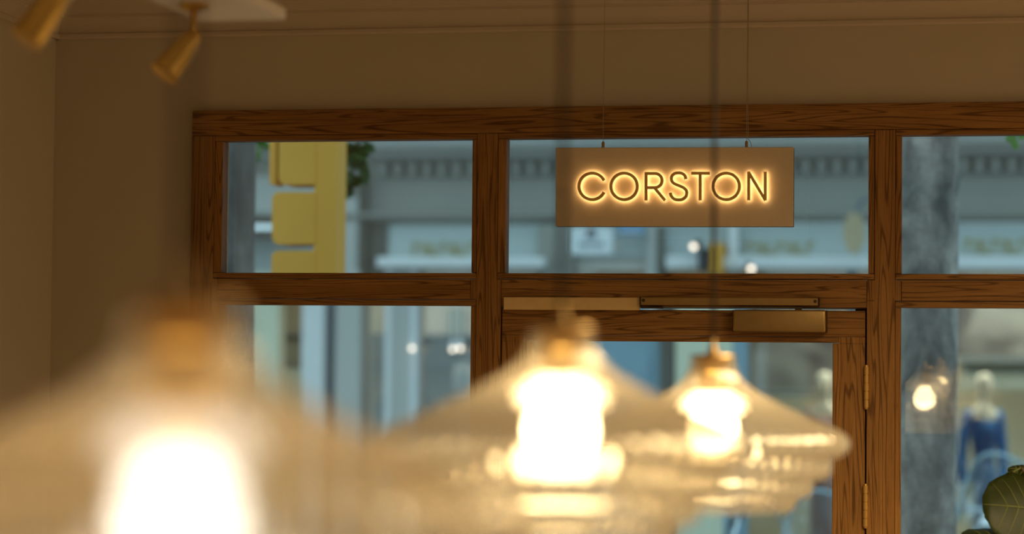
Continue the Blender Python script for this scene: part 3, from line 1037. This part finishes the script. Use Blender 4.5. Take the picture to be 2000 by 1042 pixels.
# left display: shelves and boards
fb('display_board', 530, 525, 596, 668, YF + 1.2, .05, M['olive'])
fb('display_board', 536, 668, 600, 720, YF + 1.1, .05, M['tan'])
fb('display_board', 690, 525, 760, 662, YF + 1.2, .05, M['olive'])
fb('display_board', 690, 664, 760, 900, YF + 1.15, .05, M['tan'])
fb('display_board', 806, 525, 985, 980, YF + 1.3, .05, M['stone_l'])
fb('display_board', 876, 600, 905, 700, YF + 1.25, .03, M['teal'])
fb('shelf', 520, 650, 985, 656, YF + .9, .4, M['slate'])
fb('shelf', 520, 712, 985, 718, YF + .9, .4, M['slate'])
# right display: marble upper band, dark rail, lower panel
fb('marble_panel', 1456, 540, 1640, 762, YF + 1.3, .06, M['marble'])
fb('marble_panel', 1860, 540, 2250, 697, YF + 1.3, .06, M['marble'])
fb('dark_rail', 1456, 762, 1660, 774, YF + 1.2, .10, M['slate'])
fb('dark_rail', 1874, 696, 2250, 708, YF + 1.2, .10, M['slate'])
fb('lower_panel', 1874, 708, 2250, 764, YF + 1.28, .06, M['teal'])
# shop glass
obj('shop_glass', box((at(696, 600, YF).x, YF + .02, .2), (at(752, 600, YF).x, YF + .03, zl)), M['far_glass'], bld)
obj('shop_glass', box((at(808, 600, YF).x, YF + .02, .2), (at(1160, 600, YF).x, YF + .03, zl)), M['far_glass'], bld)
obj('shop_glass', box((at(1456, 600, YF).x, YF + .02, .2), (X1, YF + .03, zl)), M['far_glass'], bld)
fb('glazing_bar', 1655, 527, 1670, 1300, YF - .02, .06, M['slate'])

# spot bulbs glowing in the left display window
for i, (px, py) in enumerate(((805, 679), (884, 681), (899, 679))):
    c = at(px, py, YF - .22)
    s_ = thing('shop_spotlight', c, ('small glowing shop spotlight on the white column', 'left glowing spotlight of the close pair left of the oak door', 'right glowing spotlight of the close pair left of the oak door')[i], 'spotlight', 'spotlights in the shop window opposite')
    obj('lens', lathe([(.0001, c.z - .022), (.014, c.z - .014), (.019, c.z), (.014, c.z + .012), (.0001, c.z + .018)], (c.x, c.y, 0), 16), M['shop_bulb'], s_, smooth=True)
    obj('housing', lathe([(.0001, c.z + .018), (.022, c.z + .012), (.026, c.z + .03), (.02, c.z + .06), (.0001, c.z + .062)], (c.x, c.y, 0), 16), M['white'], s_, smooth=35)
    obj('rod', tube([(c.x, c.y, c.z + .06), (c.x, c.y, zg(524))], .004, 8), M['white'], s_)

# dark domes standing in for silhouettes reflected in the window glass
for i, (px, py, wpx) in enumerate(((638, 722, 66), (795, 751, 128))):
    c = at(px, py, YF + .45)
    rr = wpx / 2 * (YF + .45) / FPX
    t_ = thing('dome_silhouette', (c.x, c.y, .2), ('small dark dome standing in for a reflected silhouette between the left window columns opposite', 'big dark dome standing in for a reflected silhouette behind the broad white column opposite')[i], 'lamp')
    dp = [(.0001, c.z)] + [(rr * math.sin(a * PI / 20), c.z - rr * .95 * (1 - math.cos(a * PI / 20))) for a in range(1, 11)] + [(rr, c.z - rr * 1.25), (rr * .94, c.z - rr * 1.25), (rr * .9, c.z - rr * .9), (.0001, c.z - rr * .3)]
    obj('dome_shell', lathe(dp, (c.x, c.y, 0), 32), M['bike_d'], t_, smooth=40)
    obj('pole', tube([(c.x, c.y, .24), (c.x, c.y, c.z - rr * .25)], .016, 10), M['black'], t_)
    obj('base', lathe([(.0001, .2), (.16, .2), (.16, .22), (.03, .245), (.0001, .245)], (c.x, c.y, 0), 28), M['black'], t_, smooth=35)

# glowing lenses standing in for lamp reflections, and signs fixed to the facade
def glint_at(px, py, rx, label, tilt):
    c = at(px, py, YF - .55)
    f = thing('facade_glint', c, label, 'glint', 'glints standing in for lamp reflections')
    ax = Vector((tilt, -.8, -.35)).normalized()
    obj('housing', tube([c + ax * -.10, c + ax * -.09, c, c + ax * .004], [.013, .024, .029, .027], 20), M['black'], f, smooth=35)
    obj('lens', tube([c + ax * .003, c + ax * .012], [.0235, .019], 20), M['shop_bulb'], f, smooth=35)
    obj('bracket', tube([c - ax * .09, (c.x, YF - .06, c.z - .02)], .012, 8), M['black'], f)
glint_at(1355, 481, 1, 'glowing floodlight standing in for a lamp reflection, left of the black box opposite', -.3)
glint_at(1467, 524, 1, 'lower glowing floodlight standing in for a lamp reflection, right of the white drainpipe opposite', .3)
c0 = at(1364, 484, YF - .5)
boxs = thing('alarm_box', c0, 'black and yellow box fixed on the stone facade opposite', 'box')
fb('black_half', 1363, 484, 1386, 526, YF - .42, .375, M['black'], boxs, .01)
fb('yellow_half', 1386.5, 474, 1411, 534, YF - .40, .355, M['yellow'], boxs, .01)

def board_sign(name, x0, y0, x1, y1, Y, mat, label, ink=True, pole=None):
    a, b = at(x0, y0, Y), at(x1, y1, Y)
    s_ = thing(name, ((a.x + b.x) / 2, Y, b.z), label, 'sign')
    obj('board', box((a.x, Y, b.z), (b.x, Y + .03, a.z), .008), mat, s_)
    if ink:
        h = a.z - b.z
        obj('symbol', prism([(a.x + (b.x - a.x) * u, Y - .004, b.z + h * v) for u, v in ((.35, .62), (.65, .62), (.58, .95), (.5, 1.0), (.42, .95))], (0, .006, 0)), M['signink'], s_)
        for k in range(5):
            u = .22 + .12 * k
            obj('ink_mark', box((a.x + (b.x - a.x) * u, Y - .004, b.z + h * .30), (a.x + (b.x - a.x) * (u + .08), Y + .002, b.z + h * .45)), M['signink'], s_)
    else:
        obj('border', box((a.x + .02, Y - .004, b.z + .02), (b.x - .02, Y + .002, b.z + .035)), M['signwhite'], s_)
    obj('bracket', tube([((a.x + b.x) / 2, Y + .03, (a.z + b.z) / 2), ((a.x + b.x) / 2, YF - .06, (a.z + b.z) / 2)], .012, 8), M['stone_d'], s_)
    return s_
board_sign('notice_board', 1113, 444, 1196, 497, YF - .4, M['signwhite'], 'white notice board with grey print on the facade opposite')
board_sign('street_sign', 1206, 436, 1258, 458, YF - .3, M['signblue'], 'small blue sign under the right half of the hanging sign', False)
c = at(1668, 455, YF - .6)
hs = thing('round_hanging_sign', c, 'round tan sign on a curved bracket opposite, above the oak door closer', 'sign')
bm = bmesh.new()
add_tube(bm, [c + Vector((0, 0, 0)), c + Vector((0, .03, 0))], .10, 28)
for v in bm.verts:
    v.co.z = c.z + (v.co.z - c.z) * 1.55
    v.co.x = c.x + (v.co.x - c.x) * .8
obj('disc', bm, M['tan'], hs, smooth=35)
br = [(c.x + .02, c.y + .015, c.z + .15), (c.x + .05, c.y + .015, c.z + .23), (c.x + .16, c.y + .015, c.z + .25), (c.x + .19, YF - .25, c.z + .1), (c.x + .19, YF - .06, c.z)]
obj('bracket', tube(catmull(br, 6), .014, 8), M['slate'], hs, smooth=True)

# ------------------------------------------------------------------ mannequins
def mannequin(px, ytop, Y, rot, hscale, dressmat, label, sleeves=True):
    top = at(px, ytop, Y)
    base = Vector((top.x, Y, .20))
    H = top.z - base.z
    m_ = thing('mannequin', base, label, 'mannequin')
    ca, sa = math.cos(rot), math.sin(rot)
    def J(x, y, z):
        x *= .80
        return base + Vector((x * ca - y * sa, x * sa + y * ca, 0)) * (H / 1.75) + Vector((0, 0, z * H))
    s = H / 1.75
    joints = [J(0, 0, .53), J(0, -.005, .60), J(0, -.01, .68), J(0, 0, .75), J(0, .01, .805), J(0, .005, .845), J(0, .0, .875), J(0, -.012, .915), J(0, -.008, .955), J(0, 0, .985),
              J(-.10, .01, .800), J(-.170, .01, .785), J(-.215, .02, .63), J(-.222, 0, .49), J(-.222, -.01, .435),
              J(.10, .01, .800), J(.170, .01, .785), J(.225, .03, .63), J(.215, -.02, .49), J(.212, -.03, .435),
              J(-.085, 0, .48), J(-.09, 0, .27), J(-.09, .015, .05), J(-.095, -.07, .012),
              J(.085, 0, .48), J(.09, 0, .27), J(.09, .015, .05), J(.095, -.07, .012)]
    edges = [(0, 1), (1, 2), (2, 3), (3, 4), (4, 5), (5, 6), (6, 7), (7, 8), (8, 9), (4, 10), (10, 11), (11, 12), (12, 13), (13, 14), (4, 15), (15, 16), (16, 17), (17, 18), (18, 19), (0, 20), (20, 21), (21, 22), (22, 23), (0, 24), (24, 25), (25, 26), (26, 27)]
    rad = [.085, .066, .074, .078, .066, .05, .048, .078, .088, .05, .065, .05, .042, .033, .03, .065, .05, .042, .033, .03, .085, .058, .04, .032, .085, .058, .04, .032]
    body = skin('body', joints, edges, [r * s * .85 for r in rad], M['mannequin'], m_, 2)
    # face
    fc = J(0, -.088, .918)
    fx = Vector((-sa, ca, 0)) * -1
    nb = tube([J(0, -.075, .935), J(0, -.098, .912), J(0, -.082, .905)], [.006 * s, .012 * s, .006 * s], 8)
    obj('nose', nb, M['mannequin'], m_, smooth=True)
    # dress: fitted bodice flaring to a long skirt, boat neck, sleeves
    bm = bmesh.new()
    prof = [(.120, .095, .795), (.140, .10, .775), (.122, .108, .73), (.118, .105, .69), (.092, .085, .62), (.108, .10, .575), (.135, .125, .52), (.135, .125, .45), (.135, .13, .30), (.155, .15, .12), (.16, .155, .06)]
    rings = []
    for (rx, ry, z) in prof:
        ring = []
        for k in range(28):
            a = 2 * PI * k / 28
            f = 1 + (.05 * math.sin(7 * a) * max(0, .5 - z) * 2)
            dip = -.02 * abs(math.sin(a)) if z > .79 else 0
            ring.append(bm.verts.new(J(rx * math.cos(a) * f, ry * math.sin(a) * f, z + dip)))
        rings.append(ring)
    for i in range(len(rings) - 1):
        for k in range(28):
            bm.faces.new((rings[i][k], rings[i][(k + 1) % 28], rings[i + 1][(k + 1) % 28], rings[i + 1][k]))
    bmesh.ops.solidify(bm, geom=list(bm.faces), thickness=.004)
    dr = obj('dress', bm, dressmat, m_, smooth=True)
    for sgn, (ja, jb, jc, jd) in ((-1, (10, 11, 12, 13)), (1, (15, 16, 17, 18))):
        p0 = joints[ja].lerp(joints[jb], .55)
        pts = catmull([p0, joints[jb], joints[jc], joints[jd] + (joints[jc] - joints[jd]) * .08], 5)
        n = len(pts)
        obj('sleeve', tube(pts, [(.050 - .012 * i / n) * s for i in range(n)], 14), dressmat, dr, smooth=True)
    return m_
mannequin(1921, 721, 19.1, .5, 1, M['bluedress'], 'mannequin in a long cobalt blue dress behind the right window')
mannequin(1611, 718, 19.3, -.2, 1, M['pinkdress'], 'mannequin in a pink dress seen through the door glass')

# a white vase shape in the left display
c = at(905, 778, YF + .6)
vs = thing('white_urn', (c.x, c.y, .2), 'white urn on a plinth, blurred, left of the oak door', 'urn')
obj('plinth', box((c.x - .11, c.y - .11, .2), (c.x + .11, c.y + .11, c.z - .02), .01), M['teal'], vs)
h = at(905, 705, YF + .6).z - c.z
obj('urn_body', lathe([(.0001, c.z - .02), (.055, c.z - .02), (.05, c.z), (.075, c.z + h * .25), (.085, c.z + h * .6), (.07, c.z + h * .85), (.05, c.z + h * .93), (.06, c.z + h), (.05, c.z + h), (.0001, c.z + h * .9)], (c.x, c.y, 0), 24), M['signwhite'], vs, smooth=40)

# ------------------------------------------------------------------ street trees
def tree(name, cx, Y, r, lean, label, knots, seed, mat='bark'):
    t = thing(name, (cx, Y, -.03), label, 'tree')
    bm = bmesh.new()
    seg, nz = 40, 90
    rings = []
    for i in range(nz + 1):
        z = -.03 + 4.6 * i / nz
        rr = r * (1 + .25 * math.exp(-z * 3) - .03 * z)
        ring = []
        for k in range(seg):
            a = 2 * PI * k / seg
            q = Vector((math.cos(a) * 1.3 + seed, math.sin(a) * 1.3, z * 1.1))
            d = 1 + .05 * noise.noise(q) + .018 * noise.noise(q * 4)
            for (ka, kz, amp, w) in knots:
                da = (a - ka + PI) % (2 * PI) - PI
                g = math.exp(-(da / .55) ** 2 - ((z - kz) / w) ** 2)
                d += amp * g - amp * .9 * math.exp(-(da / .3) ** 2 - ((z - kz - w * .9) / (w * .35)) ** 2)
            ring.append(bm.verts.new((cx + lean * (z - CZ) + rr * d * math.cos(a), Y + rr * d * math.sin(a), z)))
        rings.append(ring)
    for i in range(nz):
        for k in range(seg):
            bm.faces.new((rings[i][k], rings[i][(k + 1) % seg], rings[i + 1][(k + 1) % seg], rings[i + 1][k]))
    bm.faces.new(rings[0][::-1])
    bm.faces.new(rings[-1])
    obj('trunk', bm, M[mat], t, smooth=True)
    return t
def leaves(parent, name, spots, size, mat, n, spread, seed):
    rnd = random.Random(seed)
    bm = bmesh.new()
    for c in spots:
        for i in range(n):
            p = Vector(c) + Vector((rnd.gauss(0, spread[0]), rnd.gauss(0, spread[1]), rnd.gauss(0, spread[2])))
            t_ = Vector((rnd.uniform(-1, 1), rnd.uniform(-1, 1), rnd.uniform(-1.2, .1))).normalized()
            sd = t_.cross(Vector((rnd.uniform(-1, 1), rnd.uniform(-1, 1), 1))).normalized()
            L = size * rnd.uniform(.7, 1.2)
            pts = [(0, 0), (.25, .32), (.55, .36), (.8, .2), (1, 0), (.8, -.2), (.55, -.36), (.25, -.32)]
            up = sd.cross(t_)
            vs_ = [bm.verts.new(p + t_ * (L * u) + sd * (L * v) + up * (L * .12 * abs(v))) for u, v in pts]
            bm.faces.new(vs_)
    bmesh.ops.solidify(bm, geom=list(bm.faces), thickness=.001)
    o = obj(name, bm, mat, parent)
    o['kind'] = 'stuff'
    return o
YT1, YT2 = 8.2, 8.6
r1, r2 = .115, .125
xe = at(497.5, 420, YT1).x
tl = tree('street_tree', xe - r1 * .97, YT1, r1, .004, 'grey street tree trunk behind the left window panes', [], 3.1, 'bark_grey_shaded')
xe2 = at(1872, 480, YT2).x
tr_ = tree('street_tree', xe2 - r2 * .96, YT2, r2, .010, 'mottled street tree trunk behind the right window panes', [(-.95, at(1835, 330, YT2).z, .14, .05), (-1.9, at(1790, 390, YT2).z, .06, .05)], 9.4)
zt1 = 4.3
fl = at(690, 318, 9.4)
obj('branch', tube(catmull([(xe - r1, YT1, 3.6), (xe + .3, YT1 + .5, 3.55), (fl.x, 9.4, 3.2), fl + Vector((.02, 0, .12)), fl + Vector((-.01, 0, -.08))], 6), [.05] * 6 + [.035] * 6 + [.018] * 6 + [.010] * 7, 8), M['bark'], tl, smooth=True)
leaves(tl, 'foliage', [at(681, 284, 9.4), at(690, 290, 9.4), at(696, 300, 9.4)], .075, M['foliage'], 16, (.018, .04, .022), 5)
leaves(tl, 'foliage', [at(676, 352, 9.4), at(672, 366, 9.4)], .07, M['foliage'], 12, (.010, .03, .02), 6)
g2 = at(505, 292, 11.0)
obj('branch', tube(catmull([(xe - r1, YT1, 3.75), (xe - .05, 9.6, 3.7), (g2.x, 11.0, 3.4), g2 + Vector((0, 0, .05))], 6), [.04 - .0016 * i for i in range(19)], 8), M['bark'], tl, smooth=True)
leaves(tl, 'foliage', [g2, g2 + Vector((-.03, 0, .06))], .07, M['foliage_l'], 10, (.02, .03, .025), 8)
g3 = at(1980, 268, 8.9)
obj('branch', tube(catmull([(xe2 - r2, YT2, 3.6), (xe2 + .25, YT2 + .1, 3.5), (g3.x + .04, 8.9, 3.1), g3 + Vector((0, 0, .03))], 6), [.04 - .0018 * i for i in range(19)], 8), M['bark'], tr_, smooth=True)
for (p, q) in (((1976, 262), (1986, 291)), ((1984, 258), (1966, 274)), ((1995, 255), (1996, 272))):
    lb, vb = leaf_bm(at(p[0], p[1], 8.9), at(q[0], q[1], 8.88), .028, (0, -1, .2), curl=.2)
    vb.free()
    obj('leaf', lb, M['foliage_l'], tr_, smooth=True)

# ------------------------------------------------------------------ yellow hanging sign outside
YY = 8.9
def rrect(x0, y0, x1, y1, r, corners, Y, n=6):
    """pixel rectangle with selected rounded corners as world outline"""
    out = []
    for (cx, cy, a0, on) in ((x1 - r, y1 - r, 270, 'br' in corners), (x1 - r, y0 + r, 0, 'tr' in corners), (x0 + r, y0 + r, 90, 'tl' in corners), (x0 + r, y1 - r, 180, 'bl' in corners)):
        if on:
            for i in range(n + 1):
                a = math.radians(a0 + 90 * i / n)
                out.append(at(cx + r * math.cos(a), cy - r * math.sin(a), Y))
        else:
            a = math.radians(a0 + 45)
            out.append(at(cx + r * (1 if math.cos(a) > 0 else -1), cy - r * (1 if math.sin(a) > 0 else -1), Y))
    return [Vector((p.x, Y, p.z)) for p in out]
p0 = at(640, 560, YY)
ysn = thing('yellow_sign', (p0.x, YY, at(640, 575, YY).z), 'yellow hanging sign of three stacked rounded blocks outside', 'sign')
def soft(bm, off=.006):
    bmesh.ops.bevel(bm, geom=[e for e in bm.edges if e.is_valid], offset=off, segments=2, affect='EDGES', profile=.5)
    return bm
obj('spine', box((at(617, 0, YY).x, YY + .004, at(640, 572, YY).z), (at(659, 0, YY).x + .004, YY + .16, at(640, 235, YY).z), .008), M['yellow'], ysn)
for (x0, y0, x1, y1, cs) in ((544, 240, 618, 361, 'bl'), (531, 374.5, 618, 477, 'tlbl'), (530, 489, 618, 572, 'tlbl')):
    obj('block', soft(prism(rrect(x0, y0, x1, y1, 13, cs, YY), (0, .16, 0))), M['yellow'], ysn)
obj('side_flap', soft(prism(rrect(526, 240, 541, 361, 6, 'bl', YY + .05), (0, .10, 0)), .004), M['yellow'], ysn, smooth=35)
obj('flap_bar', box((at(538, 300, YY).x, YY + .05, at(540, 345, YY).z), (at(548, 300, YY).x, YY + .09, at(540, 250, YY).z)), M['bronze_dark'], ysn)
obj('bracket_arm', tube([(at(640, 240, YY).x, YY + .08, at(640, 238, YY).z), (at(640, 240, YY).x, YY + .08, 3.25), (at(640, 240, YY).x, YB - .02, 3.35)], .018, 10), M['bronze_dark'], ysn)

# ------------------------------------------------------------------ parked scooters, bin
def scooter(px, pytop, Y, mat, label, screen=True, flip=1, hs=1.0):
    top = at(px, pytop, Y)
    g = -.13 if Y < 15.6 else -.03
    s_ = thing('motor_scooter', (top.x, Y, g), label, 'scooter')
    b = Vector((top.x, Y, g))
    k = (top.z - g) / 1.32
    V = lambda x, y, z: b + Vector((x * flip * k, y * k, z * k))
    for x in (-.05, 1.20):
        bm = bmesh.new()
        n, m = 24, 8
        rg = []
        for i in range(n):
            a = 2 * PI * i / n
            rg.append([bm.verts.new(V(x + (.20 + .05 * math.cos(2 * PI * j / m)) * math.cos(a), .05 * math.sin(2 * PI * j / m), .25 + (.20 + .05 * math.cos(2 * PI * j / m)) * math.sin(a))) for j in range(m)])
        for i in range(n):
            for j in range(m):
                bm.faces.new((rg[i][j], rg[(i + 1) % n][j], rg[(i + 1) % n][(j + 1) % m], rg[i][(j + 1) % m]))
        wh = obj('wheel', bm, M['black'], s_, smooth=True)
        obj('hub', tube([V(x, -.05, .25), V(x, .05, .25)], .13 * k, 18), M['chrome'], wh, smooth=35)
    obj('front_shield', tube(catmull([V(.02, 0, .35), V(.10, 0, .60), V(.16, 0, .90), V(.20, 0, 1.02)], 4), [.10 * k, .15 * k, .17 * k, .18 * k, .18 * k, .18 * k, .17 * k, .16 * k, .15 * k, .14 * k, .12 * k, .10 * k, .06 * k], 14), mat, s_, smooth=True)
    obj('rear_body', tube(catmull([V(.50, 0, .42), V(.75, 0, .56), V(1.10, 0, .60), V(1.40, 0, .62)], 4), [.08 * k, .13 * k, .17 * k, .19 * k, .20 * k, .20 * k, .20 * k, .19 * k, .18 * k, .16 * k, .13 * k, .09 * k, .05 * k], 14), mat, s_, smooth=True)
    obj('footboard', box(V(.08, -.14, .30) if flip > 0 else V(.62, -.14, .30), V(.62, .14, .36) if flip > 0 else V(.08, .14, .36), .015), M['black'], s_)
    obj('seat', tube(catmull([V(.58, 0, .78), V(.80, 0, .82), V(1.10, 0, .84), V(1.36, 0, .86)], 4), [.05 * k, .09 * k, .11 * k, .12 * k, .12 * k, .12 * k, .12 * k, .12 * k, .12 * k, .11 * k, .10 * k, .08 * k, .04 * k], 12), M['black'], s_, smooth=True)
    obj('handlebar', tube(catmull([V(.30, -.34, 1.02), V(.20, -.18, 1.05), V(.18, 0, 1.02), V(.20, .18, 1.05), V(.30, .34, 1.02)], 4), .017 * k, 8), M['chrome'], s_, smooth=True)
    hl = bmesh.new()
    bmesh.ops.create_uvsphere(hl, u_segments=16, v_segments=10, radius=.08 * k, matrix=Matrix.Translation(V(.08, 0, .98)))
    obj('headlight', hl, M['chrome'], s_, smooth=True)
    for sy in (-1, 1):
        mr = obj('mirror', tube([V(.16, .30 * sy, 1.27), V(.175, .30 * sy, 1.27)], .06 * k, 14), M['bike_d'], s_, smooth=35)
        obj('mirror_arm', tube([V(.24, .22 * sy, 1.04), V(.18, .30 * sy, 1.24)], .008 * k, 6), M['chrome'], mr)
    if screen:
        bm = bmesh.new()
        nu, nv = 10, 8
        gr = []
        for i in range(nu + 1):
            u = -1 + 2 * i / nu
            rr = []
            for j in range(nv + 1):
                v = j / nv
                w = .24 * (1 - .25 * v * v) 
                hgt = .98 + (.36 - .10 * u * u) * v
                rr.append(bm.verts.new(V(.04 + .10 * u * u + .05 * v, w * u, hgt)))
            gr.append(rr)
        for i in range(nu):
            for j in range(nv):
                bm.faces.new((gr[i][j], gr[i + 1][j], gr[i + 1][j + 1], gr[i][j + 1]))
        rim = [gr[i][nv].co.copy() for i in range(nu + 1)]
        rim = [gr[0][j].co.copy() for j in range(nv)] + rim + [gr[nu][j].co.copy() for j in range(nv - 1, -1, -1)]
        bmesh.ops.solidify(bm, geom=list(bm.faces), thickness=.004)
        ws = obj('windscreen', bm, M['screen'], s_, smooth=40)
        obj('windscreen_rim', tube(rim, .010 * k, 8), M['bike'], ws, smooth=True)
    return s_
sc1 = scooter(1925, 893, 14.6, M['bike'], 'pale blue scooter with clear windscreen in front of the blue mannequin')
sc1.rotation_euler = (0, 0, math.radians(62))
sc2 = scooter(1588, 965, 14.2, M['bike_d'], 'dark scooter parked in the street, seen low through the door glass', True, 1)
sc2.rotation_euler = (0, 0, math.radians(75))
sc3 = scooter(1500, 985, 13.4, M['bike'], 'pale scooter parked lowest in the door glass, left of the dark one', False, -1)
c = at(1437, 976, 16.6)
bn = thing('litter_bin', (c.x, 16.6, -.03), 'round blue grey litter bin seen under the pendant lamp by the door', 'bin')
rB = abs(at(1462, 976, 16.6).x - c.x)
obj('drum', lathe([(.0001, -.03), (rB * .92, -.03), (rB, .05), (rB, c.z - .06), (rB * .9, c.z - .055), (.0001, c.z - .055)], (c.x, 16.6, 0), 28), M['bluepaint'], bn, smooth=35)
obj('lid', lathe([(.0001, c.z), (rB * .7, c.z - .005), (rB * 1.03, c.z - .03), (rB * 1.03, c.z - .054), (.0001, c.z - .054)], (c.x, 16.6, 0), 28), M['slate'], bn, smooth=35)
